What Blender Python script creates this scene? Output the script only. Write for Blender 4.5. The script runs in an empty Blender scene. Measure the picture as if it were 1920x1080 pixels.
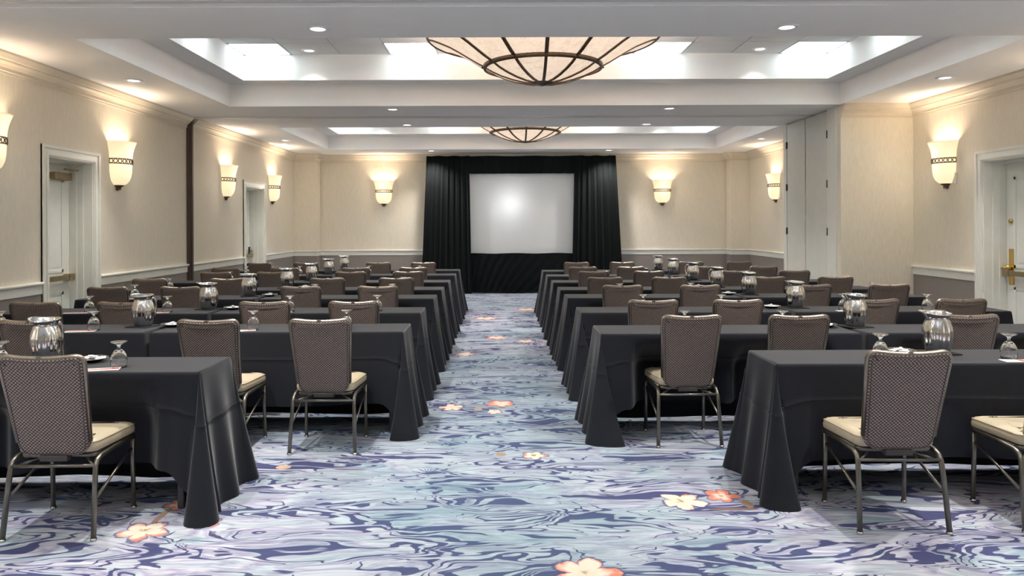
import bpy, math, random
from math import pi, sin, cos, radians
from mathutils import Vector, Matrix

random.seed(7)
scene = bpy.context.scene
COL = scene.collection

# ------------------------------------------------------------------ camera, world, exposure
F, CX, CY, EYE = 1400.0, 938.0, 422.0, 1.53      # focal length and principal point in pixels of the 1920x1080 frame
ROLL = 0.0035
cam_d = bpy.data.cameras.new('camera')
cam_d.sensor_width = 36.0
cam_d.lens = F / 1920 * 36.0
cam_d.shift_x = (960 - CX) / 1920
cam_d.shift_y = -(540 - CY) / 1920
cam_d.clip_start, cam_d.clip_end = 0.05, 100
cam = bpy.data.objects.new('camera', cam_d)
COL.objects.link(cam)
cam.matrix_world = Matrix.Translation((0, 0, EYE)) @ Matrix.Rotation(pi / 2, 4, 'X') @ Matrix.Rotation(-ROLL, 4, 'Z')
scene.camera = cam

world = bpy.data.worlds.new('world')
scene.world = world
world.use_nodes = True
world.node_tree.nodes['Background'].inputs[0].default_value = (0.8, 0.85, 0.9, 1)
world.node_tree.nodes['Background'].inputs[1].default_value = 0.3

vs = scene.view_settings
vs.view_transform = 'Standard'
vs.look = 'None'
vs.gamma = 1.0
vs.use_curve_mapping = False
vs.exposure = 2.05
scene.cycles.diffuse_bounces = 8
scene.cycles.max_bounces = 14

# strengths of the room's lamps and the added screen spotlight
P_PANEL = 1.25        # ceiling light panels (emission)
P_DOWN = 39.0        # recessed downlights (W each)
P_SCONCE = 5.5       # wall sconces (W each)
P_CHAND = 32.0       # bowl chandeliers, light thrown up (W each)
E_CHAND = 0.165       # bowl chandelier glass (emission)
E_SHADE = 0.175       # sconce glass (emission)
P_SCREEN_SPOT = 270.0        # added spotlight behind the camera, reflected in the screen
COOL = (0.82, 0.96, 1.0)
NEUTRAL = (1.0, 0.95, 0.89)
WARM = (1.0, 0.86, 0.70)


def px_xy(px, depth):
    return (px - CX) * depth / F


# ------------------------------------------------------------------ materials
def new_mat(name):
    m = bpy.data.materials.new(name)
    m.use_nodes = True
    nt = m.node_tree
    return m, nt, nt.nodes['Principled BSDF']


def N(nt, kind, **kw):
    n = nt.nodes.new(kind)
    for k, v in kw.items():
        setattr(n, k, v)
    return n


def link(nt, a, b):
    nt.links.new(a, b)


def mathn(nt, op, a, b=None, c=None, clamp=False):
    n = nt.nodes.new('ShaderNodeMath')
    n.operation = op
    n.use_clamp = clamp
    for i, v in enumerate((a, b, c)):
        if v is None:
            continue
        if isinstance(v, (int, float)):
            n.inputs[i].default_value = v
        else:
            nt.links.new(v, n.inputs[i])
    return n.outputs[0]


def mixc(nt, fac, a, b, blend='MIX'):
    n = nt.nodes.new('ShaderNodeMix')
    n.data_type = 'RGBA'
    n.blend_type = blend
    for sock, v in ((n.inputs[0], fac), (n.inputs[6], a), (n.inputs[7], b)):
        if isinstance(v, (int, float)):
            sock.default_value = v
        elif isinstance(v, tuple):
            sock.default_value = (v[0], v[1], v[2], 1)
        else:
            nt.links.new(v, sock)
    return n.outputs[2]


def ramp(nt, fac, stops, interp='LINEAR'):
    n = nt.nodes.new('ShaderNodeValToRGB')
    n.color_ramp.interpolation = interp
    e = n.color_ramp.elements
    while len(e) > 1:
        e.remove(e[-1])
    e[0].position = stops[0][0]
    e[0].color = (*stops[0][1], 1)
    for p, c in stops[1:]:
        x = e.new(p)
        x.color = (*c, 1)
    nt.links.new(fac, n.inputs[0])
    return n.outputs[0]


def noise(nt, vec, scale, detail=2.0, rough=0.5, dist=0.0):
    n = nt.nodes.new('ShaderNodeTexNoise')
    n.inputs['Scale'].default_value = scale
    n.inputs['Detail'].default_value = detail
    n.inputs['Roughness'].default_value = rough
    n.inputs['Distortion'].default_value = dist
    nt.links.new(vec, n.inputs['Vector'])
    return n


def mapping(nt, vec, scale=(1, 1, 1), loc=(0, 0, 0), rot=(0, 0, 0)):
    n = nt.nodes.new('ShaderNodeMapping')
    n.inputs['Scale'].default_value = scale
    n.inputs['Location'].default_value = loc
    n.inputs['Rotation'].default_value = rot
    nt.links.new(vec, n.inputs['Vector'])
    return n.outputs[0]


def bump(nt, height, strength, dist, bsdf):
    n = nt.nodes.new('ShaderNodeBump')
    n.inputs['Strength'].default_value = strength
    n.inputs['Distance'].default_value = dist
    nt.links.new(height, n.inputs['Height'])
    nt.links.new(n.outputs[0], bsdf.inputs['Normal'])


def mottled(name, col, rough=0.6, amount=0.06, scale=6.0, stretch=(1, 1, 1), metallic=0.0, bump_s=0.0, spec=0.5, sheen=0.0):
    m, nt, b = new_mat(name)
    tc = N(nt, 'ShaderNodeTexCoord')
    v = mapping(nt, tc.outputs['Object'], stretch)
    n = noise(nt, v, scale, 4.0, 0.6)
    lo = tuple(c * (1 - amount) for c in col)
    hi = tuple(min(1, c * (1 + amount)) for c in col)
    c = ramp(nt, n.outputs[0], [(0.3, lo), (0.7, hi)])
    link(nt, c, b.inputs['Base Color'])
    b.inputs['Roughness'].default_value = rough
    b.inputs['Metallic'].default_value = metallic
    b.inputs['Specular IOR Level'].default_value = spec
    if sheen:
        b.inputs['Sheen Weight'].default_value = sheen
        b.inputs['Sheen Roughness'].default_value = 0.5
    if bump_s:
        bump(nt, n.outputs[0], bump_s, 0.002, b)
    return m


M = {}
M['wall'] = mottled('cream_wallcovering', (0.79, 0.73, 0.61), 0.75, 0.05, 9.0, (6, 6, 1), bump_s=0.1)
M['wainscot'] = mottled('grey_wallcovering', (0.27, 0.24, 0.22), 0.8, 0.06, 12.0, (6, 6, 1))
M['crown'] = mottled('cream_crown_paint', (0.74, 0.665, 0.535), 0.5, 0.03)
M['trim'] = mottled('white_trim_paint', (0.82, 0.82, 0.755), 0.4, 0.03)
M['door'] = mottled('white_door_paint', (0.82, 0.83, 0.77), 0.4, 0.03)
M['pocket_door'] = mottled('grey_white_door_paint', (0.74, 0.75, 0.70), 0.4, 0.03)
M['ceiling'] = mottled('ceiling_white', (0.91, 0.905, 0.895), 0.85, 0.015, 3.0)
M['tile'] = mottled('ceiling_tile_white', (0.78, 0.78, 0.78), 0.9, 0.03, 60.0)
M['grid'] = mottled('ceiling_grid_grey', (0.45, 0.45, 0.45), 0.5, 0.03)
M['track'] = mottled('partition_track_paint', (0.70, 0.69, 0.67), 0.5, 0.02)
M['bronze'] = mottled('dark_bronze', (0.16, 0.105, 0.065), 0.42, 0.15, 20.0, metallic=0.85)
M['strip'] = mottled('brown_partition_jamb', (0.075, 0.05, 0.042), 0.5, 0.1)
M['brass'] = mottled('polished_brass', (0.72, 0.50, 0.17), 0.22, 0.08, 20.0, metallic=1.0)
M['dull_brass'] = mottled('dull_brass', (0.36, 0.28, 0.16), 0.4, 0.1, 20.0, metallic=0.7)
M['hinge'] = mottled('hinge_steel', (0.09, 0.08, 0.07), 0.4, 0.1, metallic=0.6)
M['black_velvet'] = mottled('black_velvet', (0.0075, 0.0095, 0.010), 0.95, 0.2, 30.0, spec=0.1, sheen=0.06)
M['chair_metal'] = mottled('chair_leg_metal', (0.20, 0.185, 0.155), 0.33, 0.1, 30.0, metallic=0.9)
M['rim_metal'] = mottled('chair_edge_metal', (0.30, 0.25, 0.20), 0.32, 0.1, 30.0, metallic=0.9)
M['glide'] = mottled('chrome_glide', (0.6, 0.6, 0.58), 0.2, 0.05, metallic=1.0)
M['vinyl'] = mottled('beige_vinyl', (0.55, 0.47, 0.33), 0.45, 0.05, 14.0)
M['bracket'] = mottled('grey_brown_bracket', (0.06, 0.048, 0.045), 0.6, 0.05)
M['table_grey'] = mottled('table_leg_grey', (0.055, 0.056, 0.065), 0.5, 0.1)
M['table_top'] = mottled('table_laminate', (0.22, 0.18, 0.14), 0.6, 0.1)
M['steel'] = mottled('polished_steel', (0.78, 0.76, 0.73), 0.13, 0.04, 8.0, metallic=1.0)
M['black_dish'] = mottled('black_glazed_ceramic', (0.012, 0.012, 0.014), 0.15, 0.1)
M['napkin'] = mottled('black_napkin', (0.012, 0.012, 0.014), 0.9, 0.2, 40.0)
M['candy'] = mottled('white_mint_wrapper', (0.80, 0.81, 0.82), 0.3, 0.08, 60.0)
M['card'] = mottled('white_card', (0.84, 0.82, 0.80), 0.6, 0.02)
M['red_print'] = mottled('red_print', (0.72, 0.10, 0.06), 0.6, 0.15, 30.0)
M['plate'] = mottled('white_plastic_plate', (0.74, 0.72, 0.66), 0.4, 0.02)
M['baffle'] = mottled('downlight_trim_white', (0.85, 0.85, 0.85), 0.5, 0.02)


def cloth_mat():
    m, nt, b = new_mat('black_tablecloth')
    tc = N(nt, 'ShaderNodeTexCoord')
    n = noise(nt, tc.outputs['Object'], 160.0, 2.0)
    n2 = noise(nt, tc.outputs['Object'], 3.0, 3.0)
    f = mathn(nt, 'MULTIPLY_ADD', n2.outputs[0], 0.5, mathn(nt, 'MULTIPLY', n.outputs[0], 0.5))
    c = ramp(nt, f, [(0.3, (0.0095, 0.0108, 0.0155)), (0.7, (0.0155, 0.0172, 0.024))])
    link(nt, c, b.inputs['Base Color'])
    b.inputs['Roughness'].default_value = 0.85
    b.inputs['Specular IOR Level'].default_value = 0.3
    b.inputs['Sheen Weight'].default_value = 0.30
    b.inputs['Sheen Roughness'].default_value = 0.35
    bump(nt, n.outputs[0], 0.15, 0.001, b)
    return m


M['cloth'] = cloth_mat()


def weave_mat():
    m, nt, b = new_mat('brown_woven_upholstery')
    tc = N(nt, 'ShaderNodeTexCoord')
    s = N(nt, 'ShaderNodeSeparateXYZ')
    link(nt, tc.outputs['Object'], s.inputs[0])
    k = 2 * pi / 0.0135
    a = mathn(nt, 'SINE', mathn(nt, 'MULTIPLY', s.outputs[0], k * 0.72))
    c = mathn(nt, 'SINE', mathn(nt, 'MULTIPLY', s.outputs[2], k * 0.80))
    p = mathn(nt, 'MULTIPLY', a, c)
    n = noise(nt, tc.outputs['Object'], 90.0, 2.0)
    f = mathn(nt, 'ADD', mathn(nt, 'MULTIPLY_ADD', p, 0.42, 0.42), mathn(nt, 'MULTIPLY_ADD', n.outputs[0], 0.3, -0.1), clamp=True)
    col = ramp(nt, f, [(0.1, (0.042, 0.031, 0.027)), (0.5, (0.158, 0.120, 0.106)), (0.95, (0.52, 0.435, 0.385))])
    link(nt, col, b.inputs['Base Color'])
    b.inputs['Roughness'].default_value = 0.7
    b.inputs['Specular IOR Level'].default_value = 0.3
    bump(nt, f, 0.3, 0.002, b)
    return m


M['weave'] = weave_mat()


def glass_mat():
    m, nt, b = new_mat('clear_glass')
    b.inputs['Base Color'].default_value = (0.97, 0.98, 0.98, 1)
    b.inputs['Roughness'].default_value = 0.02
    b.inputs['IOR'].default_value = 1.48
    b.inputs['Transmission Weight'].default_value = 1.0
    return m


M['glass'] = glass_mat()


def emit_mat(name, col, strength, base=None, texture=False, trans=0.0):
    m, nt, b = new_mat(name)
    base = base or col
    b.inputs['Roughness'].default_value = 0.5
    b.inputs['Emission Strength'].default_value = strength
    if texture:
        tc = N(nt, 'ShaderNodeTexCoord')
        n = noise(nt, mapping(nt, tc.outputs['Object'], (3, 3, 1.2)), 5.0, 5.0, 0.65, 1.2)
        lo = tuple(c * 0.80 for c in col)
        c = ramp(nt, n.outputs[0], [(0.35, lo), (0.5, col), (0.7, tuple(min(1, x * 1.04) for x in col))])
        link(nt, c, b.inputs['Emission Color'])
        link(nt, c, b.inputs['Base Color'])
    else:
        b.inputs['Base Color'].default_value = (*base, 1)
        b.inputs['Emission Color'].default_value = (*col, 1)
    if trans:
        out = nt.nodes['Material Output']
        t = N(nt, 'ShaderNodeBsdfTranslucent')
        t.inputs[0].default_value = (*base, 1)
        mx = N(nt, 'ShaderNodeMixShader')
        mx.inputs[0].default_value = trans
        link(nt, b.outputs[0], mx.inputs[1])
        link(nt, t.outputs[0], mx.inputs[2])
        link(nt, mx.outputs[0], out.inputs['Surface'])
    return m


M['panel_light'] = emit_mat('light_panel_diffuser', COOL, P_PANEL, (0.8, 0.8, 0.8))
M['bulb'] = emit_mat('downlight_lens', NEUTRAL, 1.2, (0.8, 0.8, 0.8))
M['alabaster'] = emit_mat('alabaster_glass', (1.0, 0.79, 0.61), E_CHAND, texture=True)
M['shade'] = emit_mat('frosted_sconce_glass', (1.0, 0.77, 0.47), E_SHADE, (0.78, 0.68, 0.54), trans=0.015)


def screen_mat():
    m, nt, b = new_mat('projection_screen_fabric')
    tc = N(nt, 'ShaderNodeTexCoord')
    n = noise(nt, tc.outputs['Object'], 40.0, 2.0)
    c = ramp(nt, n.outputs[0], [(0.3, (0.66, 0.68, 0.68)), (0.7, (0.70, 0.72, 0.72))])
    link(nt, c, b.inputs['Base Color'])
    b.inputs['Roughness'].default_value = 0.17
    b.inputs['Specular IOR Level'].default_value = 0.35
    return m


M['screen'] = screen_mat()


def carpet_mat():
    m, nt, b = new_mat('marbled_flower_carpet')
    tc = N(nt, 'ShaderNodeTexCoord')
    P = tc.outputs['Object']
    S = mapping(nt, P, (0.95, 3.0, 1.0))

    def warp(vec, scale, amt, detail=2.0):
        w = noise(nt, vec, scale, detail)
        sub = N(nt, 'ShaderNodeVectorMath', operation='SUBTRACT')
        link(nt, w.outputs['Color'], sub.inputs[0])
        sub.inputs[1].default_value = (0.5, 0.5, 0.5)
        sc = N(nt, 'ShaderNodeVectorMath', operation='SCALE')
        link(nt, sub.outputs[0], sc.inputs[0])
        sc.inputs['Scale'].default_value = amt
        add = N(nt, 'ShaderNodeVectorMath', operation='ADD')
        link(nt, vec, add.inputs[0])
        link(nt, sc.outputs[0], add.inputs[1])
        return add.outputs[0]

    W1 = warp(S, 1.1, 1.1)
    W2 = warp(W1, 2.8, 0.40)
    # ground of pale lavender, white, aqua and slate
    g = noise(nt, W2, 1.5, 4.0, 0.6)
    ground = ramp(nt, g.outputs[0], [(0.26, (0.20, 0.27, 0.40)), (0.36, (0.36, 0.48, 0.58)), (0.43, (0.58, 0.67, 0.74)),
                                     (0.49, (0.44, 0.43, 0.60)), (0.54, (0.68, 0.69, 0.80)), (0.60, (0.60, 0.69, 0.76)), (0.67, (0.42, 0.43, 0.60)), (0.76, (0.30, 0.33, 0.50))])
    zone = noise(nt, P, 0.45, 2.0)
    zd = N(nt, 'ShaderNodeVectorMath', operation='DISTANCE')
    link(nt, mapping(nt, P, (1.0, 0.55, 1.0)), zd.inputs[0])
    zd.inputs[1].default_value = (0.0, 3.15, 0)
    cloud = mathn(nt, 'SUBTRACT', 1.0, mathn(nt, 'DIVIDE', zd.outputs['Value'], 2.2), clamp=True)
    zf = ramp(nt, mathn(nt, 'ADD', zone.outputs[0], mathn(nt, 'MULTIPLY', cloud, .25)), [(0.45, (0, 0, 0)), (0.68, (1, 1, 1))])
    ground = mixc(nt, mathn(nt, 'MULTIPLY', zf, 0.55), ground, (0.30, 0.45, 0.53))
    # brush streaks across the room
    st = noise(nt, mapping(nt, W1, (2.2, 9.0, 1.0)), 2.0, 4.0, 0.65)
    sf = ramp(nt, st.outputs[0], [(0.35, (0.40, 0.40, 0.46)), (0.5, (0.68, 0.66, 0.64)), (0.68, (0.97, 0.94, 0.89))])
    ground = mixc(nt, 0.75, ground, sf, 'MULTIPLY')
    # navy contour swirls
    n2 = noise(nt, W2, 1.25, 1.0, 0.4, 0.4)
    band = mathn(nt, 'PINGPONG', mathn(nt, 'MULTIPLY', n2.outputs[0], 15.0), 0.5)
    wid = noise(nt, mapping(nt, W1, loc=(7, 3, 0)), 1.7, 2.0)
    width = mathn(nt, 'MULTIPLY_ADD', wid.outputs[0], 1.25, -0.50)
    edge = mathn(nt, 'SUBTRACT', width, band)
    line = mathn(nt, 'MULTIPLY', edge, 28.0, clamp=True)
    # broken navy patches
    n4 = noise(nt, mapping(nt, W2, (1.0, 1.25, 1), (3, 11, 0)), 2.6, 2.0, 0.5, 0.3)
    patch = mathn(nt, 'MULTIPLY', mathn(nt, 'SUBTRACT', n4.outputs[0], 0.655), 45.0, clamp=True)
    navy_f = mathn(nt, 'MAXIMUM', line, patch)
    nv = ramp(nt, zone.outputs[0], [(0.4, (0.052, 0.058, 0.150)), (0.6, (0.058, 0.085, 0.175))])
    col = mixc(nt, mathn(nt, 'MULTIPLY', navy_f, 0.95), ground, nv)

    # printed flowers: centre x, y, radius, turn, coral share
    sep = N(nt, 'ShaderNodeSeparateXYZ')
    link(nt, P, sep.inputs[0])
    petw = noise(nt, P, 12.0, 3.0)
    petc = noise(nt, mapping(nt, P, loc=(5, 2, 0)), 11.0, 2.0)

    def flower(cx, cy, r, turn, coral, petals=5):
        dx = mathn(nt, 'DIVIDE', mathn(nt, 'SUBTRACT', sep.outputs[0], cx), r)
        dy = mathn(nt, 'DIVIDE', mathn(nt, 'SUBTRACT', sep.outputs[1], cy), r)
        ang = mathn(nt, 'ARCTAN2', dy, dx)
        rr = mathn(nt, 'SQRT', mathn(nt, 'ADD', mathn(nt, 'MULTIPLY', dx, dx), mathn(nt, 'MULTIPLY', dy, dy)))
        lobe = mathn(nt, 'ABSOLUTE', mathn(nt, 'COSINE', mathn(nt, 'MULTIPLY_ADD', ang, petals / 2.0, turn)))
        rad = mathn(nt, 'MULTIPLY_ADD', mathn(nt, 'POWER', lobe, 0.6), 0.55, 0.45)
        q = mathn(nt, 'ADD', mathn(nt, 'DIVIDE', rr, rad), mathn(nt, 'MULTIPLY_ADD', petw.outputs[0], 0.9, -0.45))
        mask = mathn(nt, 'MULTIPLY', mathn(nt, 'SUBTRACT', 1.0, q), 14.0, clamp=True)
        halo = mathn(nt, 'MULTIPLY', mathn(nt, 'SUBTRACT', 1.16, q), 10.0, clamp=True)
        c = ramp(nt, mathn(nt, 'ADD', mathn(nt, 'MULTIPLY', q, .8), mathn(nt, 'MULTIPLY_ADD', petc.outputs[0], 0.9, -0.36)), [(0.08, (0.33, 0.24, 0.14)), (0.2, (0.74, 0.62, 0.48)), (max(0.25, 0.86 - coral * .7), (0.82, 0.68, 0.58)),
                         (max(0.45, 1.06 - coral * 0.6), (0.78, 0.25, 0.16))])
        return c, mask, halo

    def leaf(cx, cy, rx, ry, c3):
        nonlocal col
        dx = mathn(nt, 'DIVIDE', mathn(nt, 'SUBTRACT', sep.outputs[0], cx), rx)
        dy = mathn(nt, 'DIVIDE', mathn(nt, 'SUBTRACT', sep.outputs[1], cy), ry)
        q = mathn(nt, 'ADD', mathn(nt, 'MULTIPLY', dx, dx), mathn(nt, 'MULTIPLY', dy, dy))
        mk = mathn(nt, 'MULTIPLY', mathn(nt, 'SUBTRACT', 1.0, q), 6.0, clamp=True)
        col = mixc(nt, mk, col, c3)

    def at(px, py):
        yy = py + (px - CX) * ROLL
        d = EYE * F / (yy - CY)
        return (px - CX) * d / F, d

    def pleaf(px, py, rx, ry, c3):
        x, y = at(px, py)
        leaf(x, y, rx, ry, c3)

    pleaf(938, 852, 0.035, 0.045, (0.36, 0.27, 0.19))
    pleaf(530, 876, 0.05, 0.04, (0.55, 0.38, 0.26))
    pleaf(895, 767, 0.04, 0.05, (0.40, 0.31, 0.24))
    pleaf(300, 968, 0.02, 0.12, (0.33, 0.22, 0.15))
    pleaf(368, 965, 0.025, 0.10, (0.33, 0.22, 0.15))
    pleaf(1375, 955, 0.14, 0.02, (0.20, 0.14, 0.13))
    pleaf(1400, 945, 0.03, 0.06, (0.33, 0.22, 0.15))
    for (px, py, r, turn, coral) in [(265, 996, 0.125, 0.4, 0.35), (383, 981, 0.075, 1.2, 0.7), (1278, 940, 0.13, 0.9, 0.15), (1352, 930, 0.10, 0.2, 0.75),
                                     (1000, 854, 0.085, 0.3, 0.3), (938, 757, 0.13, 0.7, 0.6), (845, 764, 0.11, 1.9, 0.2), (925, 772, 0.07, 1.1, 0.2),
                                     (1095, 1074, 0.155, 0.1, 0.4), (338, 945, 0.09, 0.5, 0.6), (930, 633, 0.16, 0.6, 0.4), (870, 664, 0.12, 0.2, 0.3),
                                     (985, 640, 0.13, 0.8, 0.3), (910, 597, 0.2, 0.3, 0.3), (985, 580, 0.2, 0.9, 0.4), (1135, 803, 0.1, 0.9, 0.6)]:
        x, y = at(px, py)
        c, mask, halo = flower(x, y, r, turn, coral)
        col = mixc(nt, mathn(nt, 'MULTIPLY', halo, 0.8), col, (0.07, 0.085, 0.18))
        col = mixc(nt, mask, col, c)
    link(nt, col, b.inputs['Base Color'])
    b.inputs['Roughness'].default_value = 0.95
    b.inputs['Specular IOR Level'].default_value = 0.15
    fz = noise(nt, P, 320.0, 1.0)
    bump(nt, fz.outputs[0], 0.4, 0.003, b)
    return m


M['carpet'] = carpet_mat()


# ------------------------------------------------------------------ mesh helpers
class MB:
    def __init__(self):
        self.v, self.f, self.s = [], [], []

    def add(self, verts, faces, smooth=False):
        o = len(self.v)
        self.v += [tuple(p) for p in verts]
        self.f += [tuple(i + o for i in f) for f in faces]
        self.s += [smooth] * len(faces)
        return self

    def box(self, x0, x1, y0, y1, z0, z1, bev=0.0):
        if bev <= 0:
            v = [(x, y, z) for z in (z0, z1) for y in (y0, y1) for x in (x0, x1)]
            self.add(v, [(0, 2, 3, 1), (4, 5, 7, 6), (0, 1, 5, 4), (2, 6, 7, 3), (0, 4, 6, 2), (1, 3, 7, 5)])
        else:
            pts = []
            b = bev
            loop = [(x0 + b, y0), (x1 - b, y0), (x1, y0 + b), (x1, y1 - b), (x1 - b, y1), (x0 + b, y1), (x0, y1 - b), (x0, y0 + b)]
            ins = [(x0 + b, y0 + b), (x1 - b, y0 + b), (x1 - b, y0 + b), (x1 - b, y1 - b), (x1 - b, y1 - b), (x0 + b, y1 - b), (x0 + b, y1 - b), (x0 + b, y0 + b)]
            levels = [(ins, z0), (loop, z0 + b), (loop, z1 - b), (ins, z1)]
            self.loops([[(x, y, z) for x, y in lp] for lp, z in levels], True, True, False)
        return self

    def loops(self, loops, cap0=True, cap1=True, smooth=True, closed=True):
        n = len(loops[0])
        v = [p for lp in loops for p in lp]
        f = []
        for i in range(len(loops) - 1):
            for j in range(n if closed else n - 1):
                k = (j + 1) % n
                f.append((i * n + j, i * n + k, (i + 1) * n + k, (i + 1) * n + j))
        if cap0:
            f.append(tuple(reversed(range(n))))
        if cap1:
            f.append(tuple(range((len(loops) - 1) * n, len(loops) * n)))
        self.add(v, f, smooth)
        return self

    def lathe(self, prof, n=24, c=(0, 0, 0), a0=0.0, a1=2 * pi, sx=1.0, sy=1.0, cap=False):
        full = abs(a1 - a0 - 2 * pi) < 1e-6
        m = n if full else n + 1
        loops = []
        for r, z in prof:
            loops.append([(c[0] + sx * r * cos(a0 + (a1 - a0) * i / n), c[1] + sy * r * sin(a0 + (a1 - a0) * i / n), c[2] + z) for i in range(m)])
        self.loops(loops, cap, cap, True, full)
        return self

    def tube(self, pts, r, n=8, flat=1.0, cap=True):
        pts = [Vector(p) for p in pts]
        loops = []
        up0 = None
        for i, p in enumerate(pts):
            if i == 0:
                t = pts[1] - p
            elif i == len(pts) - 1:
                t = p - pts[i - 1]
            else:
                t = (pts[i + 1] - p).normalized() + (p - pts[i - 1]).normalized()
            t.normalize()
            if up0 is None:
                up0 = Vector((0, 0, 1)) if abs(t.z) < 0.9 else Vector((0, 1, 0))
            s = t.cross(up0)
            s.normalize()
            u = s.cross(t)
            up0 = u
            loops.append([tuple(p + s * (r * cos(2 * pi * k / n)) + u * (r * flat * sin(2 * pi * k / n))) for k in range(n)])
        self.loops(loops, cap, cap, True)
        return self

    def torus(self, R, r, c=(0, 0, 0), n=32, k=8, axis='Z', sx=1.0, sy=1.0, a0=0, a1=2 * pi):
        full = abs(a1 - a0 - 2 * pi) < 1e-6
        m = n if full else n + 1
        loops = []
        for i in range(m):
            a = a0 + (a1 - a0) * i / n
            loop = []
            for j in range(k):
                b = 2 * pi * j / k
                rad = R + r * cos(b)
                p = (sx * rad * cos(a), sy * rad * sin(a), r * sin(b))
                if axis == 'Y':
                    p = (p[0], p[2], p[1])
                loop.append((c[0] + p[0], c[1] + p[1], c[2] + p[2]))
            loops.append(loop)
        if full:
            loops.append(loops[0])
        self.loops(loops, not full, not full, True)
        return self

    def quad(self, a, b, c, d, smooth=False):
        return self.add([a, b, c, d], [(0, 1, 2, 3)], smooth)

    def mesh(self, name, mat):
        me = bpy.data.meshes.new(name)
        me.from_pydata(self.v, [], self.f)
        me.polygons.foreach_set('use_smooth', self.s)
        me.materials.append(mat)
        me.validate()
        me.update()
        return me

    def build(self, name, mat, parent=None, loc=None):
        o = bpy.data.objects.new(name, self.mesh(name, mat))
        COL.objects.link(o)
        if parent is not None:
            o.parent = parent
        if loc is not None:
            o.location = loc
        return o


def thing(name, label, cat, loc=(0, 0, 0), rz=0.0, group=None):
    o = bpy.data.objects.new(name, None)
    o.empty_display_size = 0.1
    COL.objects.link(o)
    o.location = loc
    o.rotation_euler = (0, 0, rz)
    return tag(o, label, cat, group)


def tag(o, label, cat, group=None):
    o['label'] = label
    o['category'] = cat
    if group:
        o['group'] = group
    return o


def struct(name, mb, mat, parent=None):
    o = mb.build(name, mat, parent)
    o['kind'] = 'structure'
    return o


def dup(src, loc, rz, label, group=None):
    r = src.copy()
    COL.objects.link(r)
    r.location = loc
    r.rotation_euler = (0, 0, rz)
    r['label'] = label
    if group:
        r['group'] = group
    for ch in src.children:
        c = ch.copy()
        COL.objects.link(c)
        c.parent = r
        for g in ch.children:
            d = g.copy()
            COL.objects.link(d)
            d.parent = c
    return r


def add_light(name, kind, loc, energy, color, parent=None, **kw):
    d = bpy.data.lights.new(name, kind)
    d.energy = energy
    d.color = color
    for k, v in kw.items():
        setattr(d, k, v)
    o = bpy.data.objects.new(name, d)
    COL.objects.link(o)
    o.location = loc
    if parent is not None:
        o.parent = parent
    return o


def sstep(a, b, x):
    t = max(0.0, min(1.0, (x - a) / (b - a)))
    return t * t * (3 - 2 * t)


ORD = ['nearest', 'second nearest', 'third nearest', 'fourth nearest', 'fifth nearest', 'sixth nearest', 'second farthest', 'farthest']
NTH = ['first', 'second', 'third', 'fourth']

# ------------------------------------------------------------------ room shell
XL, XR, YF, YB = -4.68, 5.64, -3.6, 17.25
ZC, ZS, ZT = 3.157, 3.455, 3.795                # soffit, coffer shelf, coffer tiles
OX0, OX1 = -3.68, 4.63                          # coffer outer opening
IX0, IX1 = -3.39, 4.34
BAYS = [(0.60, 4.30), (6.47, 10.17), (12.38, 16.00)]
CHX = 0.48

fl = MB()
fl.quad((XL - 0.4, YF, 0), (XR + 0.4, YF, 0), (XR + 0.4, YB + 0.2, 0), (XL - 0.4, YB + 0.2, 0))
floor = struct('floor', fl, M['carpet'])

# ceiling: soffit with three two-step coffers
cl = MB()
xs = [XL - 0.35, OX0, OX1, XR + 0.35]
ys = [YF]
for a, b in BAYS:
    ys += [a, b]
ys.append(YB + 0.1)
for i in range(3):
    for j in range(len(ys) - 1):
        if i == 1 and j % 2 == 1:
            continue
        cl.quad((xs[i], ys[j], ZC), (xs[i], ys[j + 1], ZC), (xs[i + 1], ys[j + 1], ZC), (xs[i + 1], ys[j], ZC))


def ring_walls(mb, x0, x1, y0, y1, za, zb):
    c = [(x0, y0), (x1, y0), (x1, y1), (x0, y1)]
    for k in range(4):
        p, q = c[k], c[(k + 1) % 4]
        mb.quad((*p, za), (*q, za), (*q, zb), (*p, zb))


def ring_shelf(mb, o, i, z):
    c = [(o[0], o[2]), (o[1], o[2]), (o[1], o[3]), (o[0], o[3])]
    d = [(i[0], i[2]), (i[1], i[2]), (i[1], i[3]), (i[0], i[3])]
    for k in range(4):
        l = (k + 1) % 4
        mb.quad((*c[k], z), (*c[l], z), (*d[l], z), (*d[k], z))


for a, b in BAYS:
    ring_walls(cl, OX0, OX1, a, b, ZC, ZS)
    ring_shelf(cl, (OX0, OX1, a, b), (IX0, IX1, a + 0.29, b - 0.29), ZS)
    ring_walls(cl, IX0, IX1, a + 0.29, b - 0.29, ZS, ZT + 0.03)
    cl.quad((IX0, a + .29, ZT + .03), (IX1, a + .29, ZT + .03), (IX1, b - .29, ZT + .03), (IX0, b - .29, ZT + .03))
ceiling = struct('ceiling', cl, M['ceiling'])

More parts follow.
